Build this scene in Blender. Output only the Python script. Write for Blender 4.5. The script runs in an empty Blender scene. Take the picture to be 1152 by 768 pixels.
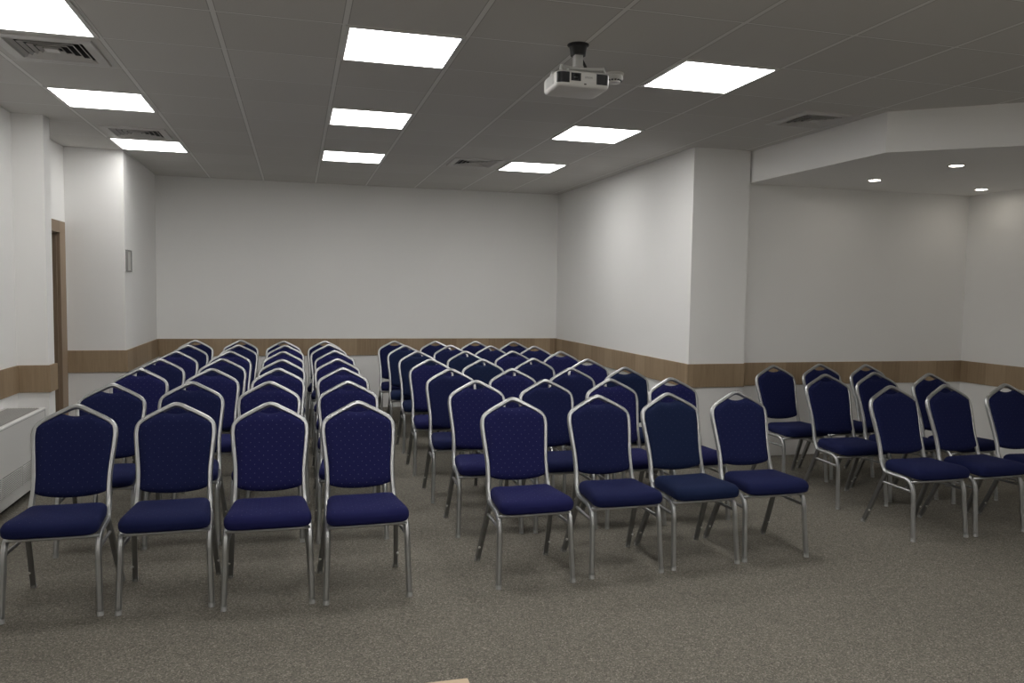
import bpy, bmesh, math, random
from mathutils import Vector, Matrix
random.seed(7)
S = bpy.context.scene
COL = S.collection
PI = math.pi

# ------------------------------------------------------------------ materials
def new_mat(name):
    m = bpy.data.materials.new(name); m.use_nodes = True
    nt = m.node_tree; b = nt.nodes['Principled BSDF']
    return m, nt, b
def srgb(r, g, b):
    f = lambda c: (c/255/12.92) if c/255 <= .04045 else ((c/255+.055)/1.055)**2.4
    return (f(r), f(g), f(b), 1)
def plain(name, col, rough=.5, metal=0.0, spec=.5):
    m, nt, b = new_mat(name)
    b.inputs['Base Color'].default_value = col
    b.inputs['Roughness'].default_value = rough
    b.inputs['Metallic'].default_value = metal
    b.inputs['Specular IOR Level'].default_value = spec
    return m
def N(nt, kind, **kw):
    n = nt.nodes.new(kind)
    for k, v in kw.items():
        setattr(n, k, v)
    return n
def mth(nt, op, a, b=None, c=None, clamp=False):
    n = nt.nodes.new('ShaderNodeMath'); n.operation = op; n.use_clamp = clamp
    for i, v in enumerate((a, b, c)):
        if v is None: continue
        if isinstance(v, (int, float)): n.inputs[i].default_value = v
        else: nt.links.new(v, n.inputs[i])
    return n.outputs[0]
def mixc(nt, fac, a, b):
    n = nt.nodes.new('ShaderNodeMix'); n.data_type = 'RGBA'
    for s, v in ((n.inputs['Factor'], fac), (n.inputs['A'], a), (n.inputs['B'], b)):
        pass
    ins = [i for i in n.inputs if i.enabled]
    for s, v in zip(ins, (fac, a, b)):
        if isinstance(v, (int, float, tuple)): s.default_value = v
        else: nt.links.new(v, s)
    return [o for o in n.outputs if o.enabled][0]
def objco(nt):
    t = nt.nodes.new('ShaderNodeTexCoord'); s = nt.nodes.new('ShaderNodeSeparateXYZ')
    nt.links.new(t.outputs['Object'], s.inputs[0])
    return t.outputs['Object'], s.outputs
def noise(nt, vec, scale, detail=2, rough=.5):
    n = nt.nodes.new('ShaderNodeTexNoise'); n.inputs['Scale'].default_value = scale
    n.inputs['Detail'].default_value = detail; n.inputs['Roughness'].default_value = rough
    if vec is not None: nt.links.new(vec, n.inputs['Vector'])
    return n.outputs[0]
def bump(nt, b, h, strength, dist=.01):
    n = nt.nodes.new('ShaderNodeBump'); n.inputs['Strength'].default_value = strength
    n.inputs['Distance'].default_value = dist
    nt.links.new(h, n.inputs['Height']); nt.links.new(n.outputs[0], b.inputs['Normal'])

def mat_wall():
    m, nt, b = new_mat('wall_paint')
    co, _ = objco(nt)
    n = noise(nt, co, 1.3, 3)
    c = mixc(nt, n, (.82, .815, .80, 1), (.86, .855, .84, 1))
    nt.links.new(c, b.inputs['Base Color']); b.inputs['Roughness'].default_value = .75
    b.inputs['Specular IOR Level'].default_value = .25
    bump(nt, b, noise(nt, co, 180, 2), .06, .004)
    return m
def mat_ceiling():
    m, nt, b = new_mat('ceiling_tiles')
    co, (x, y, z) = objco(nt)
    gx, gy = -1.569, 3.979
    def edge(v, o):
        t = mth(nt, 'FRACT', mth(nt, 'DIVIDE', mth(nt, 'SUBTRACT', v, o-60), .6))
        d = mth(nt, 'SUBTRACT', .5, mth(nt, 'ABSOLUTE', mth(nt, 'SUBTRACT', t, .5)))
        return mth(nt, 'MULTIPLY', d, .6)                 # distance to nearest grid line
    dx, dy = edge(x, gx), edge(y, gy)
    barx = mth(nt, 'LESS_THAN', dx, .012); bary = mth(nt, 'LESS_THAN', dy, .007)
    bar = mth(nt, 'MAXIMUM', barx, bary)
    gap_shade = mth(nt, 'SUBTRACT', mth(nt, 'MAXIMUM', mth(nt, 'LESS_THAN', dx, .0165), mth(nt, 'LESS_THAN', dy, .011)), bar)  # dark line painted beside the bars as their shadow
    speck = noise(nt, co, 240, 3, .7)
    # slight board-to-board differences in tone
    fl = N(nt, 'ShaderNodeCombineXYZ')
    nt.links.new(mth(nt, 'FLOOR', mth(nt, 'DIVIDE', mth(nt, 'SUBTRACT', x, gx), .6)), fl.inputs[0])
    nt.links.new(mth(nt, 'FLOOR', mth(nt, 'DIVIDE', mth(nt, 'SUBTRACT', y, gy), .6)), fl.inputs[1])
    wn = N(nt, 'ShaderNodeTexWhiteNoise'); nt.links.new(fl.outputs[0], wn.inputs['Vector'])
    tile = mixc(nt, wn.outputs['Value'], (.60, .588, .563, 1), (.64, .628, .603, 1))
    tile = mixc(nt, mth(nt, 'GREATER_THAN', speck, .66), tile, (.5, .49, .47, 1))
    c = mixc(nt, bar, tile, (.78, .775, .755, 1))
    c = mixc(nt, gap_shade, c, (.42, .41, .39, 1))
    nt.links.new(c, b.inputs['Base Color']); b.inputs['Roughness'].default_value = .9
    b.inputs['Specular IOR Level'].default_value = .1
    bump(nt, b, speck, .15, .003)
    return m
def mat_carpet():
    m, nt, b = new_mat('speckled_carpet')
    co, _ = objco(nt)
    v = N(nt, 'ShaderNodeTexVoronoi'); v.inputs['Scale'].default_value = 200
    nt.links.new(co, v.inputs['Vector'])
    sp = N(nt, 'ShaderNodeSeparateColor'); nt.links.new(v.outputs['Color'], sp.inputs[0])
    r = N(nt, 'ShaderNodeValToRGB'); e = r.color_ramp.elements
    r.color_ramp.interpolation = 'LINEAR'
    e[0].position = 0; e[0].color = (.112, .104, .088, 1)
    e[1].position = 1; e[1].color = (.335, .313, .265, 1)
    k = r.color_ramp.elements.new(.35); k.color = (.168, .156, .131, 1)
    k = r.color_ramp.elements.new(.8); k.color = (.213, .199, .168, 1)
    nt.links.new(sp.outputs[0], r.inputs[0])
    big = noise(nt, co, 1.6, 3)
    c = mixc(nt, big, (.82, .82, .82, 1), (1.02, 1.01, 1.0, 1))
    mul = N(nt, 'ShaderNodeMix'); mul.data_type = 'RGBA'; mul.blend_type = 'MULTIPLY'
    ins = [i for i in mul.inputs if i.enabled]
    ins[0].default_value = 1; nt.links.new(r.outputs[0], ins[1]); nt.links.new(c, ins[2])
    nt.links.new([o for o in mul.outputs if o.enabled][0], b.inputs['Base Color'])
    b.inputs['Roughness'].default_value = .95; b.inputs['Specular IOR Level'].default_value = .1
    bump(nt, b, noise(nt, co, 300, 3), .6, .006)
    return m
def mat_wood(name, a, c2, plank=.21):
    m, nt, b = new_mat(name)
    co, (x, y, z) = objco(nt)
    s = mth(nt, 'ADD', x, y)
    pid = mth(nt, 'FLOOR', mth(nt, 'DIVIDE', s, plank))
    wn = N(nt, 'ShaderNodeTexWhiteNoise', noise_dimensions='1D'); nt.links.new(pid, wn.inputs['W'])
    cv = N(nt, 'ShaderNodeCombineXYZ')
    nt.links.new(mth(nt, 'MULTIPLY', s, 45), cv.inputs[0])
    nt.links.new(mth(nt, 'ADD', mth(nt, 'MULTIPLY', z, 3.5), mth(nt, 'MULTIPLY', pid, 7.3)), cv.inputs[2])
    g = noise(nt, cv.outputs[0], 1.0, 5, .6)
    f = mth(nt, 'ADD', mth(nt, 'MULTIPLY', wn.outputs['Value'], .5), mth(nt, 'MULTIPLY', g, .75), clamp=True)
    c = mixc(nt, mth(nt, 'SUBTRACT', f, .12, clamp=True), a, c2)
    nt.links.new(c, b.inputs['Base Color']); b.inputs['Roughness'].default_value = .55
    b.inputs['Specular IOR Level'].default_value = .3
    return m
def mat_fabric(name, base, axes, dots=.5):
    """navy upholstery with a staggered grid of tiny pale dots"""
    m, nt, b = new_mat(name)
    co, xyz = objco(nt)
    u, v = xyz[axes[0]], xyz[axes[1]]
    p = .042
    def grid(off):
        fu = mth(nt, 'SUBTRACT', mth(nt, 'FRACT', mth(nt, 'ADD', mth(nt, 'DIVIDE', u, p), 50+off)), .5)
        fv = mth(nt, 'SUBTRACT', mth(nt, 'FRACT', mth(nt, 'ADD', mth(nt, 'DIVIDE', v, p), 50+off)), .5)
        d = mth(nt, 'SQRT', mth(nt, 'ADD', mth(nt, 'MULTIPLY', fu, fu), mth(nt, 'MULTIPLY', fv, fv)))
        return mth(nt, 'LESS_THAN', d, .042)
    dot = mth(nt, 'MULTIPLY', mth(nt, 'MAXIMUM', grid(.25), grid(.75)), mth(nt, 'GREATER_THAN', xyz[2], .438))
    weave = noise(nt, co, 420, 2, .6)
    dark = tuple(c*.72 for c in base[:3])+(1,)
    lite = tuple(c*1.3 for c in base[:3])+(1,)
    c = mixc(nt, weave, dark, lite)
    c = mixc(nt, mth(nt, 'MULTIPLY', dot, dots), c, (.22, .22, .34, 1))
    nt.links.new(c, b.inputs['Base Color'])
    b.inputs['Roughness'].default_value = .85; b.inputs['Specular IOR Level'].default_value = .12
    b.inputs['Sheen Weight'].default_value = .05; b.inputs['Sheen Roughness'].default_value = .5
    b.inputs['Sheen Tint'].default_value = (.25, .28, .8, 1)
    bump(nt, b, weave, .35, .002)
    return m
def mat_metal(name='silver_tube', k=1.0):
    m, nt, b = new_mat(name)
    co, _ = objco(nt)
    n = noise(nt, co, 35, 3)
    c = mixc(nt, n, (.45*k, .455*k, .455*k, 1), (.54*k, .545*k, .545*k, 1))
    nt.links.new(c, b.inputs['Base Color'])
    b.inputs['Metallic'].default_value = .92; b.inputs['Roughness'].default_value = .34
    return m
def mat_emit(name, strength, col=(1, .985, .96, 1)):
    m, nt, b = new_mat(name)
    b.inputs['Base Color'].default_value = (.9, .9, .9, 1)
    b.inputs['Emission Color'].default_value = col
    b.inputs['Emission Strength'].default_value = strength
    return m

WALL = mat_wall(); CEIL = mat_ceiling(); CARPET = mat_carpet()
OAK = mat_wood('oak_laminate', (.21, .145, .085, 1), (.46, .345, .225, 1))
DOORWOOD = mat_wood('oak_door_frame', (.20, .145, .10, 1), (.33, .25, .175, 1), 3.0)
LEAFWOOD = mat_wood('dark_door_leaf', (.05, .036, .022, 1), (.085, .06, .036, 1), 3.0)
TABLEWOOD = mat_wood('light_beech', (.44, .33, .22, 1), (.60, .47, .33, 1), 5.0)
METAL = mat_metal('silver_tube', .93); DARKMETAL = mat_metal('dull_grey_tube', .58)
PLASTIC_W = plain('white_plastic', (.70, .69, .66, 1), .45)
PAINT_W = plain('white_enamel', (.66, .655, .635, 1), .4)
GRILLE = plain('grey_grille', (.22, .215, .205, 1), .5)
PLASTIC_B = plain('black_plastic', (.012, .012, .013, 1), .45)
GLASS_B = plain('lens_glass', (.01, .01, .012, 1), .08)
GREY = plain('grey_plastic', (.22, .22, .21, 1), .5)
DARK = plain('dark_shade', (.02, .02, .02, 1), .8)  # near black that paints shade inside the vents and under the fan coil
VENT_W = plain('vent_enamel', (.60, .59, .57, 1), .5)
CAP = plain('grey_foot_cap', (.36, .36, .35, 1), .6)
STEEL = plain('bracket_steel', (.62, .62, .60, 1), .4, .3)
FRAME_G = plain('grey_sign_frame', (.25, .25, .24, 1), .5)
PANEL_G = plain('pale_sign_panel', (.50, .50, .48, 1), .3)
PANEL_E = 7.3
EMIT = mat_emit('panel_diffuser', PANEL_E)
EMIT_L = mat_emit('panel_diffuser_dimmed', 4.8)  # left column dimmed to keep the left wall from getting too bright
EMIT_S = mat_emit('downlight_lens', 18.0, (1, .93, .82, 1))
VARS = {}
for k, c in {'violet': (.0105, .0115, .064, 1), 'navy': (.0080, .0110, .050, 1), 'teal': (.0072, .0135, .044, 1)}.items():
    dv = {'violet': .5, 'navy': .26, 'teal': .18}[k]
    VARS[k] = (mat_fabric('fabric_back_'+k, c, (0, 2), dv), mat_fabric('fabric_seat_'+k, c, (0, 1), dv*.8))

# ------------------------------------------------------------------ mesh helpers
def obj(name, bm, mat, parent=None, smooth=False, angle=None):
    me = bpy.data.meshes.new(name)
    bmesh.ops.recalc_face_normals(bm, faces=bm.faces)
    if smooth:
        for f in bm.faces: f.smooth = True
    bm.to_mesh(me); bm.free()
    if smooth and angle is not None:
        try: me.set_sharp_from_angle(angle=math.radians(angle))
        except Exception: pass
    me.materials.append(mat)
    o = bpy.data.objects.new(name, me); COL.objects.link(o)
    if parent is not None: o.parent = parent
    return o
def tag(o, label=None, cat=None, group=None, kind=None):
    if label: o['label'] = label
    if cat: o['category'] = cat
    if group: o['group'] = group
    if kind: o['kind'] = kind
    return o
def thing(name, label, cat, loc=(0, 0, 0), rz=0, group=None):
    o = bpy.data.objects.new(name, None); COL.objects.link(o)
    o.empty_display_size = .1
    o.location = loc; o.rotation_euler = (0, 0, rz)
    return tag(o, label, cat, group)
def struct(name, bm, mat, parent=None, **kw):
    o = obj(name, bm, mat, parent, **kw)
    if parent is None: o['kind'] = 'structure'
    return o
def copy_thing(root):
    r = root.copy(); COL.objects.link(r)
    for ch in root.children:
        c = ch.copy(); COL.objects.link(c); c.parent = r
        for g in ch.children:
            d = g.copy(); COL.objects.link(d); d.parent = c
    return r
def box(bm, a, b, bevel=0, seg=2):
    r = bmesh.ops.create_cube(bm, size=1)
    vs = r['verts']
    for v in vs:
        v.co = Vector([a[i] + (v.co[i]+.5)*(b[i]-a[i]) for i in range(3)])
    if bevel:
        es = {e for v in vs for e in v.link_edges}
        bmesh.ops.bevel(bm, geom=list(es), offset=bevel, segments=seg, profile=.5, affect='EDGES')
    return bm
def B(a, b, bevel=0, seg=2): return box(bmesh.new(), a, b, bevel, seg)
def prism(bm, poly, z0, z1):
    lo = [bm.verts.new((x, y, z0)) for x, y in poly]; hi = [bm.verts.new((x, y, z1)) for x, y in poly]
    bm.faces.new(lo[::-1]); bm.faces.new(hi)
    n = len(poly)
    for i in range(n): bm.faces.new((lo[i], lo[(i+1) % n], hi[(i+1) % n], hi[i]))
    return bm
def smooth_path(pts, per=6):
    pts = [Vector(p) for p in pts]; out = []
    for i in range(len(pts)-1):
        p0 = pts[i-1] if i else pts[0]*2-pts[1]; p1, p2 = pts[i], pts[i+1]
        p3 = pts[i+2] if i+2 < len(pts) else p2*2-p1
        # centripetal-like tangents scaled by segment length
        def tan(a, b_, c):
            d1, d2 = (b_-a).length, (c-b_).length
            return ((b_-a)/max(d1, 1e-6)*d2+(c-b_)/max(d2, 1e-6)*d1)/(d1+d2)
        L = (p2-p1).length; t1, t2 = tan(p0, p1, p2)*L, tan(p1, p2, p3)*L
        for k in range(per):
            t = k/per
            out.append(p1*(2*t**3-3*t**2+1)+t1*(t**3-2*t**2+t)+p2*(-2*t**3+3*t**2)+t2*(t**3-t**2))
    out.append(pts[-1]); return out
def sweep(bm, path, r, n=12, flutes=0, depth=.0, caps=True, sq=False, start=None):
    """tube along a path; flutes = grooves pressed into its wall"""
    m = len(path); rings = []
    tans = [(path[min(i+1, m-1)]-path[max(i-1, 0)]).normalized() for i in range(m)]
    ref = Vector(start) if start else Vector((0, 0, 1))
    if abs(ref.dot(tans[0])) > .95: ref = Vector((0, 1, 0))
    nrm = (ref-tans[0]*ref.dot(tans[0])).normalized()
    for i in range(m):
        t = tans[i]; nrm = (nrm-t*nrm.dot(t)).normalized(); bn = t.cross(nrm)
        ring = []
        for k in range(n):
            a = 2*PI*k/n
            rr = r
            if flutes: rr = r*(1-depth*max(0, math.cos(flutes*a))**3)
            ca, sa = math.cos(a), math.sin(a)
            if sq:
                q = max(abs(ca), abs(sa)); rr = r*min(1/q, 1.28)
            ring.append(bm.verts.new(path[i]+nrm*ca*rr+bn*sa*rr))
        rings.append(ring)
    for i in range(m-1):
        for k in range(n):
            bm.faces.new((rings[i][k], rings[i][(k+1) % n], rings[i+1][(k+1) % n], rings[i+1][k]))
    if caps:
        bm.faces.new(rings[0][::-1]); bm.faces.new(rings[-1])
    return bm
def lathe(bm, prof, n=28, c=(0, 0, 0)):
    """prof = list of (radius, z); closes at radius 0"""
    rings = []
    for r, z in prof:
        if r < 1e-6: rings.append([bm.verts.new((c[0], c[1], c[2]+z))])
        else: rings.append([bm.verts.new((c[0]+r*math.cos(2*PI*k/n), c[1]+r*math.sin(2*PI*k/n), c[2]+z)) for k in range(n)])
    for a, b in zip(rings, rings[1:]):
        for k in range(n):
            q = [a[k % len(a)], a[(k+1) % len(a)], b[(k+1) % len(b)], b[k % len(b)]]
            u = []
            for v in q:
                if v not in u: u.append(v)
            if len(u) > 2: bm.faces.new(u)
    return bm

# ------------------------------------------------------------------ setting
H = 2.756
VENTS = [(-1.27, 4.88), (-1.27, 7.28), (1.72, 7.80), (3.625, 5.06)]      # centres
VH = .185                                                               # half of the hole in the ceiling
struct('floor', B((-2.25, -2.75, -.1), (6.55, 10.2, 0)), CARPET)
bm = bmesh.new()
xs = sorted({-2.23, 6.5, *[c[0]+s*VH for c in VENTS for s in (-1, 1)]})
ys = sorted({-2.6, 10.15, *[c[1]+s*VH for c in VENTS for s in (-1, 1)]})
vid = {}
def gv(i, j):
    if (i, j) not in vid: vid[(i, j)] = bm.verts.new((xs[i], ys[j], H))
    return vid[(i, j)]
for i in range(len(xs)-1):
    for j in range(len(ys)-1):
        mx, my = (xs[i]+xs[i+1])/2, (ys[j]+ys[j+1])/2
        if any(abs(mx-cx) < VH and abs(my-cy) < VH for cx, cy in VENTS): continue
        bm.faces.new((gv(i, j), gv(i, j+1), gv(i+1, j+1), gv(i+1, j)))
r_ = bmesh.ops.extrude_face_region(bm, geom=list(bm.faces))
bmesh.ops.translate(bm, verts=[g for g in r_['geom'] if isinstance(g, bmesh.types.BMVert)], vec=(0, 0, .02))
struct('ceiling', bm, CEIL)

struct('wall_back', B((-1.58, 10, 0), (3.35, 10.15, H)), WALL)
struct('wall_left_rear', B((-2.23, 8.25, 0), (-1.57, 10.15, H)), WALL)
bm = bmesh.new()
box(bm, (-2.23, -2.6, 0), (-2.05, 6.85, H)); box(bm, (-2.23, 6.85, 0), (-2.075, 7.20, H)); box(bm, (-2.23, 7.20, 1.965), (-2.075, 8.06, H)); box(bm, (-2.23, 8.06, 0), (-2.075, 8.25, H))
struct('wall_left', bm, WALL)
struct('wall_left_pilaster', B((-2.08, 6.77, 0), (-1.835, 6.93, H)), WALL)
struct('wall_right', B((3.335, 6.30, 0), (3.885, 10.15, H)), WALL)
struct('wall_nook', B((3.885, 6.37, 0), (6.5, 6.52, H)), WALL)
struct('wall_nook_right', B((6.35, -2.6, 0), (6.5, 6.37, H)), WALL)
struct('wall_front', B((-2.2, -2.75, 0), (6.5, -2.6, H)), WALL)
NZ = 2.478
struct('ceiling_nook', prism(bmesh.new(), [(3.905, 6.37), (3.925, 4.665), (4.56, 4.16), (6.35, 2.74), (6.35, 6.37)], NZ, H), WALL)

# oak rail round the walls
Z0, Z1, T = .660, .868, .016
def rail(n, a, b): struct('trim_%d' % n, B((*a, Z0), (*b, Z1), .0015, 1), OAK)
rail(1, (-1.57+T, 10-T), (3.335-T, 10))
rail(2, (-1.57, 8.25-T), (-1.57+T, 10-T*0))
rail(3, (-2.075, 8.25-T), (-1.57, 8.25))
rail(4, (-2.05, -2.6), (-2.05+T, 6.77))
rail(5, (-2.05+T, 6.77-T), (-1.835+T, 6.77))
rail(6, (-1.835, 6.77), (-1.835+T, 6.955))
rail(7, (3.335-T, 6.30), (3.335, 10))
rail(8, (3.335-T, 6.30-T), (3.885, 6.30))
rail(9, (3.885, 6.37-T), (6.35-T, 6.37))
rail(10, (6.35-T, -2.6), (6.35, 6.37))

# door in the recess behind the pilaster
bm = bmesh.new()
box(bm, (-2.095, 8.055, 0), (-2.068, 8.235, 1.96), .002, 1); box(bm, (-2.095, 7.02, 0), (-2.068, 7.205, 1.96), .002, 1)
box(bm, (-2.095, 7.02, 1.955), (-2.068, 8.235, 2.062), .002, 1)
box(bm, (-2.220, 8.03, 0), (-2.095, 8.06, 1.97)); box(bm, (-2.220, 7.20, 0), (-2.095, 7.23, 1.97)); box(bm, (-2.220, 7.20, 1.945), (-2.095, 8.06, 1.97))
door = struct('door_1', bm, DOORWOOD)
leaf = obj('door_leaf', B((-2.215, 7.232, .008), (-2.175, 8.028, 1.943), .002, 1), LEAFWOOD, door)
bm = bmesh.new()
sweep(bm, smooth_path([(-2.175, 7.31, 1.02), (-2.120, 7.31, 1.02), (-2.110, 7.33, 1.02), (-2.110, 7.43, 1.02)], 4), .009, 10)
obj('door_handle', bm, STEEL, leaf, smooth=True, angle=50)

# ------------------------------------------------------------------ ceiling fittings
GX, GY = -1.569, 3.979
def light_panel(cx, cy, label, em=None):
    t = thing('ceiling_light', label, 'ceiling light', (cx, cy, H), 0, 'square ceiling light panels')
    bm = bmesh.new(); h, w = .297, .022
    for a, b in (((-h, -h), (h, -h+w)), ((-h, h-w), (h, h)), ((-h, -h+w), (-h+w, h-w)), ((h-w, -h+w), (h, h-w))):
        box(bm, (*a, -.007), (*b, 0))
    obj('frame', bm, PAINT_W, t)
    obj('diffuser', B((-h+w, -h+w, -.005), (h-w, h-w, 0)), em or EMIT, t)
    return t
colname = {0: 'left', 3: 'middle', 6: 'right'}
rowname = {0: 'nearest', 3: 'second nearest', 6: 'farthest, by the back wall'}
rowlab = {(0, 0): 'largest lit square panel at the left edge, before the big air vent',
          (0, 3): 'lit square ceiling panel between the two air vents of the left row',
          (0, 6): 'lit square ceiling panel over the left wall corner, touching the small vent',
          (3, 0): 'big lit square ceiling panel left of the projector, nearest of the middle row',
          (3, 3): 'lit square ceiling panel, second of the three in the middle row',
          (3, 6): 'smallest lit square ceiling panel of the middle row, nearest the back wall',
          (6, 0): 'big lit square ceiling panel right of the projector, nearest of the right row',
          (6, 3): 'lit square ceiling panel below the projector, second of the right row',
          (6, 6): 'smallest lit square ceiling panel of the right row, beside the slotted vent'}
for c in (0, 3, 6):
    for r in (0, 3, 6):
        light_panel(GX+c*.6+.3, GY+r*.6+.3, rowlab[(c, r)], EMIT_L if c == 0 else EMIT)
for c in (0, 3, 6, 9):                      # unseen panels added to light the foreground, column and nook
    for r in (-3, -6, -9):
        if r == -3 and c in (0, 9): continue
        light_panel(GX+c*.6+.3, GY+r*.6+.3, 'added lit ceiling panel over the front of the room, out of view', EMIT_L if c == 0 else EMIT)['group'] = 'added ceiling panels out of view'

def vent(cx, cy, label):
    t = thing('ceiling_vent', label, 'air vent', (cx, cy, H), 0, 'square ceiling air vents')
    bm = bmesh.new()
    def ring(ho, zo, hi, zi, th=.0):
        o = [bm.verts.new((sx*ho, sy*ho, zo)) for sx, sy in ((-1, -1), (1, -1), (1, 1), (-1, 1))]
        i = [bm.verts.new((sx*hi, sy*hi, zi)) for sx, sy in ((-1, -1), (1, -1), (1, 1), (-1, 1))]
        for k in range(4): bm.faces.new((o[k], o[(k+1) % 4], i[(k+1) % 4], i[k]))
    # flat flange with a rolled outer edge
    ring(.245, 0, .243, -.009); ring(.243, -.009, .238, -.011); ring(.238, -.011, .190, -.011); ring(.190, -.011, .180, .004); ring(.180, .004, .184, .006)
    obj('flange', bm, VENT_W, t)
    bm = bmesh.new()
    for a in (.172, .136, .100, .064):
        ring(a, -.007, a-.015, .007); ring(a, -.007, a-.002, -.009); ring(a-.002, -.009, a-.017, .005); ring(a-.015, .007, a-.017, .005)
    ring(.034, -.009, .030, .005)
    box(bm, (-.034, -.034, -.0095), (.034, .034, -.006))
    obj('louvre', bm, VENT_W, t)
    bm = bmesh.new(); ring(.1845, .012, .1845, .0005)
    vs = [bm.verts.new((sx*.1845, sy*.1845, .012)) for sx, sy in ((-1, -1), (1, -1), (1, 1), (-1, 1))]; bm.faces.new(vs)
    obj('duct_shade', bm, DARK, t)  # black sheet close behind the blades stands in for the unlit duct
    return t
for (cx, cy), lab in zip(VENTS, ('large square air vent at the top left, just behind the nearest light panel',
                                 'small square air vent touching the farthest left light panel',
                                 'thin looking air vent near the back wall, left of a light panel',
                                 'dark slotted square air vent beside the bulkhead on the right')):
    vent(cx, cy, lab)

def downlight(x, y, label):
    t = thing('downlight', label, 'downlight', (x, y, NZ), 0, 'round downlights in the nook')
    obj('trim_ring', lathe(bmesh.new(), [(.062, 0), (.062, -.003), (.058, -.006), (.048, -.006), (.046, -.001)]), PAINT_W, t, smooth=True, angle=40)
    obj('lens', lathe(bmesh.new(), [(.047, 0), (.047, -.004), (.03, -.0055), (0, -.006)]), EMIT_S, t, smooth=True, angle=40)
downlight(4.76, 5.78, 'leftmost small round downlight in the low nook ceiling')
downlight(4.78, 4.93, 'nearest and highest small round downlight in the low nook ceiling')
downlight(6.03, 5.92, 'small round downlight close to the right corner of the nook')

# projector hanging from the ceiling
PX, PY = 1.402, 3.95
mount = thing('projector_mount', 'white ceiling bracket with black cup holding the projector', 'projector mount', (PX, PY-.02, H))
bm = bmesh.new()
lathe(bm, [(0, 0), (.056, 0), (.056, -.005), (.046, -.012), (.042, -.03), (.039, -.056), (.0, -.056)], 20)
obj('ceiling_cup', bm, PLASTIC_B, mount, smooth=True, angle=35)
obj('drop_tube', B((-.022, -.02, -.128), (.022, .02, -.045), .004), STEEL, mount)
bm = bmesh.new()
box(bm, (-.055, -.045, -.135), (.055, .05, -.124), .003)
for a in (-1, 1):
    for b in (-1, 1):
        sweep(bm, [Vector((a*.04, b*.035, -.131)), Vector((a*.115, b*.075, -.134)), Vector((a*.118, b*.078, -.157))], .008, 8)
obj('spider_plate', bm, STEEL, mount, smooth=True, angle=35)
bm = bmesh.new(); sweep(bm, smooth_path([(.02, .03, -.05), (.036, .02, -.08), (.05, .01, -.118), (.06, .05, -.13)], 5), .0075, 8)
obj('cable', bm, PLASTIC_B, mount, smooth=True)

BZ0, BZ1 = 2.518, 2.598            # body bottom / top
proj = thing('projector', 'white projector with black front corners hanging from the ceiling', 'projector', (PX, PY, BZ0), 0)
W2, D0, D1, HH = .1425, -.12, .125, BZ1-BZ0
def rrect(w, y0, y1, r, n=6):
    pts = []
    for cx, cy, a0 in ((w-r, y0+r, -PI/2), (w-r, y1-r, 0), (-w+r, y1-r, PI/2), (-w+r, y0+r, PI)):
        for k in range(n+1):
            a = a0+PI/2*k/n; pts.append((cx+r*math.cos(a), cy+r*math.sin(a)))
    return pts
bm = bmesh.new(); rings = []
for z, ins in ((0, .016), (.004, .007), (.012, .001), (.02, 0), (HH-.014, 0), (HH-.004, .005), (HH, .012)):
    rings.append([bm.verts.new((x, y, z)) for x, y in rrect(W2-ins, D0+ins, D1-ins, .035-ins*.5)])
n = len(rings[0])
for a, b in zip(rings, rings[1:]):
    for k in range(n): bm.faces.new((a[k], a[(k+1) % n], b[(k+1) % n], b[k]))
bm.faces.new(rings[0][::-1]); bm.faces.new(rings[-1])
obj('body', bm, PLASTIC_W, proj, smooth=True, angle=40)
def front_patch(x0, x1, z0, z1, off, th, name, mat, par, rnd=0):
    """a slightly proud panel that follows the rounded front outline"""
    bm = bmesh.new()
    ol = [p for p in rrect(W2, D0, D1, .035, 10) if p[1] < D0+.0351]
    right = sorted([p for p in ol if p[0] > 0], key=lambda p: (p[0], p[1])); left = [(-x, y) for x, y in right]
    def yy(x):
        ax = abs(x); r = .035; c = W2-r
        return D0 if ax <= c else D0+r-math.sqrt(max(r*r-(ax-c)**2, 0))
    m = 16; grid = []
    for off_ in (off, off-th):
        rows = []
        for i in range(m+1):
            x = x0+(x1-x0)*i/m; rows.append([bm.verts.new((x, yy(x)-off_, z)) for z in (z0, z1)])
        grid.append(rows)
    f, b = grid
    for i in range(m):
        bm.faces.new((f[i][0], f[i+1][0], f[i+1][1], f[i][1])); bm.faces.new((b[i][0], b[i][1], b[i+1][1], b[i+1][0]))
        bm.faces.new((f[i][0], b[i][0], b[i+1][0], f[i+1][0])); bm.faces.new((f[i][1], f[i+1][1], b[i+1][1], b[i][1]))
    bm.faces.new((f[0][0], f[0][1], b[0][1], b[0][0])); bm.faces.new((f[m][0], b[m][0], b[m][1], f[m][1]))
    return obj(name, bm, mat, par, smooth=True, angle=40)
front_patch(-.1395, -.078, .018, .070, .0012, .004, 'front_intake', PLASTIC_B, proj)
front_patch(.066, .1395, .018, .070, .0012, .004, 'front_exhaust', PLASTIC_B, proj)
front_patch(-.077, .065, .020, .072, .002, .004, 'lens_surround', PLASTIC_W, proj)
front_patch(-.070, -.018, .028, .067, .0032, .003, 'lens_window', PLASTIC_B, proj)
bm = bmesh.new(); lathe(bm, [(0, .006), (.012, .003), (.015, 0), (.017, 0), (.017, -.004)], 20)
bmesh.ops.rotate(bm, verts=bm.verts, cent=(0, 0, 0), matrix=Matrix.Rotation(PI/2, 3, 'X'))
bmesh.ops.translate(bm, verts=bm.verts, vec=(-.042, D0-.003, .048))
obj('lens', bm, GLASS_B, proj, smooth=True, angle=50)
obj('lens_shutter', B((-.012, D0-.0035, .024), (.064, D0-.001, .033), .001, 1), PLASTIC_W, proj)
cu = bpy.data.curves.new('maker_lettering', 'FONT'); cu.body = 'EPSON'; cu.size = .013; cu.extrude = .0004
lt = bpy.data.objects.new('lettering_source', cu); COL.objects.link(lt)
dg = bpy.context.evaluated_depsgraph_get()
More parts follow.
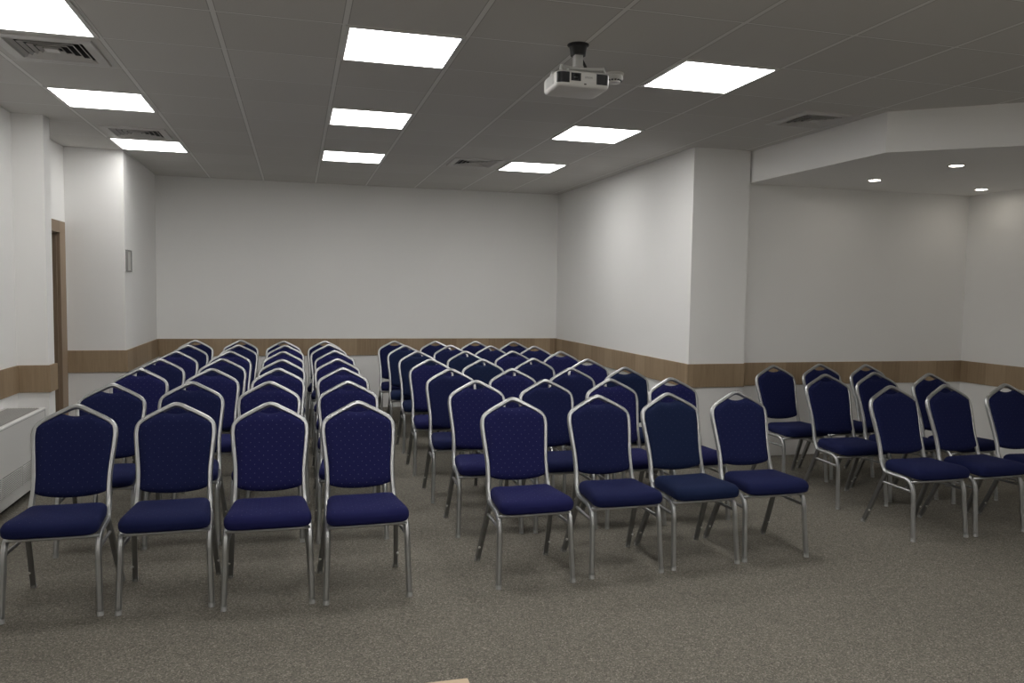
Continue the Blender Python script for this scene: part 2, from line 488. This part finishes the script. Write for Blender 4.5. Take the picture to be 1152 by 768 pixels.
lm_ = bpy.data.meshes.new_from_object(lt.evaluated_get(dg)); bpy.data.objects.remove(lt)
lm_.materials.append(GREY)
lo = bpy.data.objects.new('lettering', lm_); COL.objects.link(lo); lo.parent = proj
lo.rotation_euler = (PI/2, 0, 0); lo.location = (.004, D0-.0025, .044)
obj('infrared_eye', B((.0, D0-.003, .0125), (.012, D0+.004, .0175), .001, 1), PLASTIC_B, proj)
bm = bmesh.new()
for k in range(9):
    z = .024+k*.0052; box(bm, (-W2-.0022, -.055, z), (-W2+.002, .055, z+.0026))
box(bm, (-W2-.001, -.06, .02), (-W2+.001, .06, .072))
obj('side_grille', bm, plain('pale_grille', (.55, .545, .53, 1), .5), proj)

det = thing('smoke_detector', 'round white smoke detector on the ceiling just right of the projector', 'smoke detector', (1.785, 4.37, H))
obj('base', lathe(bmesh.new(), [(0, 0), (.055, 0), (.055, -.010), (.052, -.014), (0, -.014)]), PLASTIC_W, det, smooth=True, angle=40)
bm = bmesh.new(); lathe(bm, [(.050, -.014), (.052, -.03), (.046, -.040), (.036, -.044), (.035, -.052), (.028, -.057), (0, -.058)])
hd = obj('sensor_head', bm, PLASTIC_W, det, smooth=True, angle=40)
bm = bmesh.new()
for k in range(14):
    a = 2*PI*k/14; M = Matrix.Rotation(a, 3, 'Z')
    bb = bmesh.ops.create_cube(bm, size=1)['verts']
    for v in bb: v.co = M @ Vector((.0405+v.co.x*.009, v.co.y*.010, -.043+v.co.z*.008))
obj('sensor_slots', bm, PLASTIC_B, hd)

# small framed plate on the left rear wall
pl = thing('wall_plate', 'small grey framed plate on the left wall near the corner', 'wall sign', (-1.57, 8.395, 1.617))
bm = bmesh.new()
for a, b in (((-.105, 0), (.105, .014)), ((-.105, .196), (.105, .21)), ((-.105, .014), (-.091, .196)), ((.091, .014), (.105, .196))):
    box(bm, (0, a[0], a[1]), (.02, b[0], b[1]), .002, 1)
obj('frame', bm, FRAME_G, pl)
obj('panel', B((0, -.093, .012), (.012, .093, .198)), PANEL_G, pl)

# fan coil unit on the left
fc = thing('fan_coil_unit', 'white floor standing fan coil unit against the left wall', 'heater', (-2.05, 5.78, 0))
L0, L1, FD, FZ0, FZ1 = -.72, .70, .27, .06, .585
bm = bmesh.new()
prof = [(0.004, FZ0), (FD-.004, FZ0), (FD, FZ0+.004), (FD, FZ1-.008), (FD-.003, FZ1-.003), (FD-.008, FZ1), (.004, FZ1)]
a = [bm.verts.new((x, L0, z)) for x, z in prof]; b = [bm.verts.new((x, L1, z)) for x, z in prof]
n = len(prof); bm.faces.new(a); bm.faces.new(b[::-1])
for k in range(n): bm.faces.new((a[k], b[k], b[(k+1) % n], a[(k+1) % n]))
obj('casing', bm, PAINT_W, fc)
bm = bmesh.new()
box(bm, (.035, L0+.1, FZ1-.004), (.243, L1-.055, FZ1+.002))
tg = obj('top_grille', bm, GRILLE, fc)
bm = bmesh.new()
for k in range(12):
    x = .041+k*.0168; box(bm, (x, L0+.105, FZ1+.002), (x+.006, L1-.06, FZ1+.005))
obj('grille_bars', bm, plain('grey_grille_bar', (.34, .335, .32, 1), .45), tg)
for y0, y1 in ((-.62, -.25), (-.235, .135), (.15, .52)):
    bm = bmesh.new(); box(bm, (FD-.002, y0, .132), (FD+.002, y1, .268))
    fg = obj('front_grille', bm, GRILLE, fc)
    bm = bmesh.new()
    for k in range(11):
        z = .136+k*.0121; box(bm, (FD+.002, y0+.004, z), (FD+.006, y1-.004, z+.0052))
    box(bm, (FD+.001, y0, .130), (FD+.006, y0+.004, .27)); box(bm, (FD+.001, y1-.004, .130), (FD+.006, y1, .27))
    obj('grille_bars', bm, PAINT_W, fg)
bm = B((FD-.001, L1-.024, FZ0+.01), (FD+.0006, L1-.021, FZ1-.016))
box(bm, (FD-.001, L0+.01, FZ1-.0185), (FD+.0006, L1-.01, FZ1-.016))
obj('casing_seam', bm, GREY, fc)
obj('under_unit_shade', B((.01, L0+.03, 0), (.20, L1-.03, FZ0+.002)), DARK, fc)  # dark block added below the casing to paint the shadow gap

# light wooden table whose corner shows at the bottom edge
tb = thing('table', 'light wooden table, only its far corner showing at the bottom edge', 'table', (-.28, 1.16, 0))
obj('tabletop', B((-.60, -.30, .715), (.60, .30, .74), .003, 2), TABLEWOOD, tb)
obj('apron', (lambda bm: (box(bm, (-.54, -.25, .65), (.54, -.232, .716)), box(bm, (-.54, .232, .65), (.54, .25, .716)),
              box(bm, (-.54, -.232, .65), (-.522, .232, .716)), box(bm, (.522, -.232, .65), (.54, .232, .716)), bm)[-1])(bmesh.new()), TABLEWOOD, tb)
for sx in (-1, 1):
    for sy in (-1, 1):
        cx, cy = sx*.50, sy*.215
        obj('leg', B((cx-.02, cy-.02, 0), (cx+.02, cy+.02, .716), .003, 1), TABLEWOOD, tb)

# ------------------------------------------------------------------ the banquet chair
R = .0136
YB = lambda z: .128+(z-.40)*.32            # lean of the back
HALF = [(0, .885), (.022, .880), (.052, .8655), (.095, .844), (.136, .822), (.160, .806), (.1745, .785), (.180, .758),
        (.178, .715), (.171, .64), (.165, .57), (.1645, .49), (.169, .425)]
def tube_x(z):
    """half width of the back frame (tube centre) at height z, below the shoulder"""
    pts = [p for p in HALF if p[1] <= .758]
    for (x0, z0), (x1, z1) in zip(pts, pts[1:]):
        if z1 <= z <= z0: return x0+(x1-x0)*(z0-z)/(z0-z1)
    return .169 if z < .5 else .18
def build_chair():
    t = thing('banquet_chair', 'x', 'chair')
    # back frame: one bent tube from rail to rail
    side = [(x, YB(z), z) for x, z in HALF]
    low = [(.170, .116, .392), (.1715, .100, .375), (.174, .078, .367)]
    left = [(-x, y, z) for x, y, z in (side+low)[::-1]]
    path = smooth_path(left[:-1]+side+low, 4)
    obj('back_frame', sweep(bmesh.new(), path, R, 24, 6, .26), METAL, t, smooth=True)
    for s in (-1, 1):
        p = smooth_path([(s*.174, .080, .3665), (s*.178, .03, .365), (s*.184, -.06, .366), (s*.1855, -.085, .366)], 4)
        obj('side_rail', sweep(bmesh.new(), p, R, 24, 6, .26), METAL, t, smooth=True)
        p = smooth_path([(s*.1853, -.082, .366), (s*.187, -.108, .3635), (s*.188, -.135, .354), (s*.1887, -.154, .334), (s*.1892, -.165, .306), (s*.191, -.174, .22), (s*.195, -.185, .1), (s*.198, -.195, .008)], 4)
        lg = obj('leg', sweep(bmesh.new(), p, R, 24, 6, .26), METAL, t, smooth=True)
        obj('foot_cap', sweep(bmesh.new(), [Vector((s*.1975, -.194, .020)), Vector((s*.198, -.1955, .0))], R+.0006, 14), CAP, lg, smooth=True, angle=40)
        p = [Vector((s*.174, .082, .366)), Vector((s*.178, .103, .315)), Vector((s*.188, .17, .165)), Vector((s*.199, .243, .008))]
        lg = obj('leg', sweep(bmesh.new(), p, .0125, 16, sq=True), DARKMETAL, t, smooth=True, angle=30)
        obj('foot_cap', sweep(bmesh.new(), [Vector((s*.1982, .238, .019)), Vector((s*.1995, .2465, .0))], .0145, 14), CAP, lg, smooth=True, angle=40)
        bm = bmesh.new(); sweep(bm, [Vector((s*.196, .198, .093)), Vector((s*.203, .186, .089))], .006, 10)
        obj('stacking_bumper', bm, PLASTIC_W, lg, smooth=True, angle=40)
        p = [Vector((s*.1785, .108, .298)), Vector((s*.1885, -.168, .296))]
        obj('stretcher', sweep(bmesh.new(), p, .0085, 12), METAL, t, smooth=True, angle=40)
    p = smooth_path([(-.1875, -.145, .352), (-.165, -.176, .362), (-.10, -.192, .366), (0, -.197, .367), (.10, -.192, .366), (.165, -.176, .362), (.1875, -.145, .352)], 4)
    obj('front_rail', sweep(bmesh.new(), p, .0085, 12), METAL, t, smooth=True, angle=40)
    obj('rear_rail', sweep(bmesh.new(), [Vector((-.174, .085, .362)), Vector((.174, .085, .362))], .0085, 12), METAL, t, smooth=True, angle=40)
    # backrest cushion
    def vbot(s): return .498-.034*math.sqrt(max(0, 1-s*s*.97))
    def vtop(s):
        x = abs(s)*.180
        if x < .066:
            q = x/.066; return .838+.0145*q*q
        return max(.8535-(x-.066)*.50, .78)
    nu, nv = 28, 26
    bm = bmesh.new(); faces = {}
    def pt(i, j, side):
        s = -1+2*i/nu; tt = j/nv
        v = vbot(s)+(vtop(s)-vbot(s))*tt
        h = tube_x(min(v, .758))-.004
        x = s*h
        zb, zt = vbot(s), vtop(s)
        edge = min(1, (1-abs(s))*h/.045, max(0, (v-zb))/.05, max(0, (zt-v))/.04)
        puff = math.sqrt(max(0, 1-(1-edge)**2))
        off = (-.006-.020*puff) if side < 0 else (.006+.010*puff)
        c, sn = .952, .305           # lean
        return Vector((x, YB(v)+off*c, v-off*sn*-1*0+(-off)*sn*-.0))
    g = {sd: [[bm.verts.new(pt(i, j, sd)) for j in range(nv+1)] for i in range(nu+1)] for sd in (-1, 1)}
    for sd in (-1, 1):
        for i in range(nu):
            for j in range(nv):
                q = g[sd]; bm.faces.new((q[i][j], q[i+1][j], q[i+1][j+1], q[i][j+1]))
    a, b = g[-1], g[1]
    for i in range(nu):
        bm.faces.new((a[i][0], a[i+1][0], b[i+1][0], b[i][0])); bm.faces.new((a[i][nv], a[i+1][nv], b[i+1][nv], b[i][nv]))
    for j in range(nv):
        bm.faces.new((a[0][j], a[0][j+1], b[0][j+1], b[0][j])); bm.faces.new((a[nu][j], a[nu][j+1], b[nu][j+1], b[nu][j]))
    obj('backrest', bm, VARS['navy'][0], t, smooth=True, angle=60)
    # seat cushion: rounded trapezoid, domed top, rolled edge
    def outline(ins):
        f, r = .197-ins, .167-ins; y0, y1 = -.222+ins, .112-ins
        cor = [(f, y0, .055), (r, y1, .032), (-r, y1, .032), (-f, y0, .055)]
        pts = []; m = len(cor)
        for i, (x, y, rad) in enumerate(cor):
            p = Vector((x, y)); pr = Vector(cor[i-1][:2]); nx = Vector(cor[(i+1) % m][:2])
            rad = max(.006, rad-ins*.5)
            A, C_ = p+(pr-p).normalized()*rad, p+(nx-p).normalized()*rad
            for k in range(8):
                tt = k/7; pts.append(A*(1-tt)**2+p*2*tt*(1-tt)+C_*tt*tt)
        # densify the straight sides and bow the front
        out = []
        for i, q in enumerate(pts):
            nq = pts[(i+1) % len(pts)]; d = (nq-q).length; k = max(1, int(d/.03))
            for j in range(k): out.append(q.lerp(nq, j/k))
        for q in out:
            if q.y < -.12: q.y -= .012*(1-(q.x/.2)**2)*min(1, (-q.y-.12)/.08)
        return out
    base = outline(0)
    def ringpts(ins, z):
        k = len(base); cen = Vector((0, -.055)); o = []
        for q in base:
            d = (cen-q); o.append(Vector((*(q+d.normalized()*min(ins, d.length)), z)))
        return o
    bm = bmesh.new(); rings = []
    for ins, z in ((.02, .3795), (.006, .381), (0, .388), (-.003, .400), (-.004, .412), (-.002, .424), (.004, .434), (.013, .4415), (.026, .4465), (.05, .4505), (.09, .4535), (.13, .455)):
        ring = []
        for q in ringpts(ins, z):
            drop = max(0, (-.13-q.y))/.09; q.z -= .006*min(1, drop)**2*(1 if z > .42 else 0)
            ring.append(bm.verts.new(q))
        rings.append(ring)
    k = len(base)
    for a, b in zip(rings, rings[1:]):
        for i in range(k): bm.faces.new((a[i], a[(i+1) % k], b[(i+1) % k], b[i]))
    cv = bm.verts.new((0, -.055, .4555))
    for i in range(k): bm.faces.new((rings[-1][i], rings[-1][(i+1) % k], cv))
    bm.faces.new(rings[0][::-1])
    obj('seat', bm, VARS['navy'][1], t, smooth=True, angle=60)
    return t
proto = build_chair()
MESH = {}
for ch in proto.children:
    nm = ch.name.split('.')[0]
    if nm in ('seat', 'backrest'):
        for k in VARS:
            if k == 'navy': me = ch.data
            else:
                me = ch.data.copy(); me.materials[0] = VARS[k][0 if nm == 'backrest' else 1]
            MESH[(nm, k)] = me
first = [True]
def place(x, y, rz, label, group, var):
    c = proto if first[0] else copy_thing(proto)
    first[0] = False
    c.location = (x, y, 0); c.rotation_euler = (0, 0, rz)
    c['label'] = label; c['group'] = group
    for ch in c.children:
        nm = ch.name.split('.')[0]
        if nm in ('seat', 'backrest'): ch.data = MESH[(nm, var)]
    return c
ROWN = ['front row', 'second row', 'third row', 'fourth row', 'fifth row', 'sixth row', 'back row']
LCOL = ['against the left wall', 'second from the left wall', 'second from the aisle', 'on the aisle']
RCOL = ['on the aisle', 'second from the aisle', 'third from the aisle', 'at the right end']
LEFT = [[(-1.053, 4.044, -.009), (-1.07, 4.93), (-1.08, 5.86), (-1.065, 6.66), (-1.06, 7.47), (-1.05, 8.28), (-1.075, 9.05)],
        [(-.585, 4.033, .016), (-.63, 4.97), (-.59, 5.80), (-.595, 6.64), (-.59, 7.44), (-.575, 8.27), (-.60, 9.02)],
        [(-.129, 3.973, .004), (-.165, 4.92), (-.125, 5.77), (-.12, 6.50), (-.12, 7.36), (-.11, 8.20), (-.13, 8.86)],
        [(.323, 3.946, .036), (.32, 4.87), (.335, 5.75), (.34, 6.53), (.35, 7.44), (.335, 8.27), (.31, 8.86)]]
RIGHT = [[(1.167, 3.949, .02), (1.14, 4.80), (1.12, 5.60), (1.11, 6.43), (1.135, 7.32), (1.11, 8.10), (1.09, 8.84)],
         [(1.679, 3.979, .005), (1.62, 4.79), (1.59, 5.54), (1.555, 6.38), (1.59, 7.28), (1.60, 8.12), (1.555, 8.80)],
         [(2.149, 4.006, .041), (2.085, 4.77), (2.07, 5.55), (2.025, 6.42), (2.065, 7.26), (2.02, 8.00), (2.02, 8.76)],
         [(2.608, 4.027, -.002), (2.55, 4.78), (2.53, 5.55), (2.49, 6.30), (2.54, 7.18), (2.49, 7.92), (2.47, 8.68)]]
VL = ['nnvnvnn', 'nnvnvnn', 'vvvnvvn', 'vvvvvnn']
VR = ['vvnvttn', 'nnvttnn', 'tvnnvnn', 'nvtvvnn']
full = {'n': 'navy', 'v': 'violet', 't': 'teal'}
for block, cols, vv, grp, side in ((LEFT, LCOL, VL, 'chairs in the left block', 'left block'), (RIGHT, RCOL, VR, 'chairs in the right block', 'right block')):
    for c in range(4):
        for r in range(7):
            p = block[c][r]; rz = p[2] if len(p) > 2 else random.uniform(-.02, .02)
            place(p[0], p[1], rz, 'navy banquet chair in the %s, %s, %s' % (side, ROWN[r], cols[c]), grp, full[vv[c][r]])
for x, y, rz, lab, v in (
        (3.885, 5.555, .02, 'navy banquet chair in the nook, against its back wall, nearest the column', 'n'),
        (4.386, 5.63, -.006, 'navy banquet chair in the nook, second from the column along the back wall', 'n'),
        (4.80, 5.54, .05, 'navy banquet chair in the nook, third from the column, mostly hidden behind another', 'n'),
        (4.775, 4.80, .03, 'navy banquet chair in the nook, back row, nearest the right wall', 'n'),
        (3.855, 4.85, -.023, 'navy banquet chair in the nook, middle row, left one with empty carpet before it', 'n'),
        (4.362, 4.93, -.03, 'navy banquet chair in the nook, middle row, right one, half hidden', 'n'),
        (3.826, 4.125, .0, 'navy banquet chair in the nook, front row, leftmost of three', 'n'),
        (4.285, 4.13, .04, 'navy banquet chair in the nook, front row, middle of three', 'n'),
        (4.745, 4.10, -.03, 'navy banquet chair in the nook, front row, cut off by the right edge', 'n')):
    place(x, y, rz, lab, 'chairs in the side nook', full[v])

# ------------------------------------------------------------------ camera, world, view
yaw, pitch, roll, F = .2665, -.064, .0149, 890.92
cy_, sy_, cp, sp = math.cos(yaw), math.sin(yaw), math.cos(pitch), math.sin(pitch)
fw = Vector((sy_*cp, cy_*cp, sp)); rt = Vector((cy_, -sy_, 0)); up = rt.cross(fw)
c_, s_ = math.cos(roll), math.sin(roll)
rt, up = rt*c_+up*s_, up*c_-rt*s_
cam = bpy.data.cameras.new('camera'); co = bpy.data.objects.new('camera', cam); COL.objects.link(co)
M = Matrix((rt, up, -fw)).transposed().to_4x4(); M.translation = (0, 0, 1.49)
co.matrix_world = M
cam.sensor_fit = 'HORIZONTAL'; cam.sensor_width = 36; cam.lens = F/1152*36; cam.clip_start = .05
S.camera = co
w = bpy.data.worlds.new('world'); S.world = w; w.use_nodes = True
w.node_tree.nodes['Background'].inputs[0].default_value = (0, 0, 0, 1)
vs = S.view_settings
vs.view_transform = 'Standard'; vs.look = 'None'; vs.gamma = 1; vs.use_curve_mapping = False
vs.exposure = 0.9
S.cycles.max_bounces = 10; S.cycles.diffuse_bounces = 6
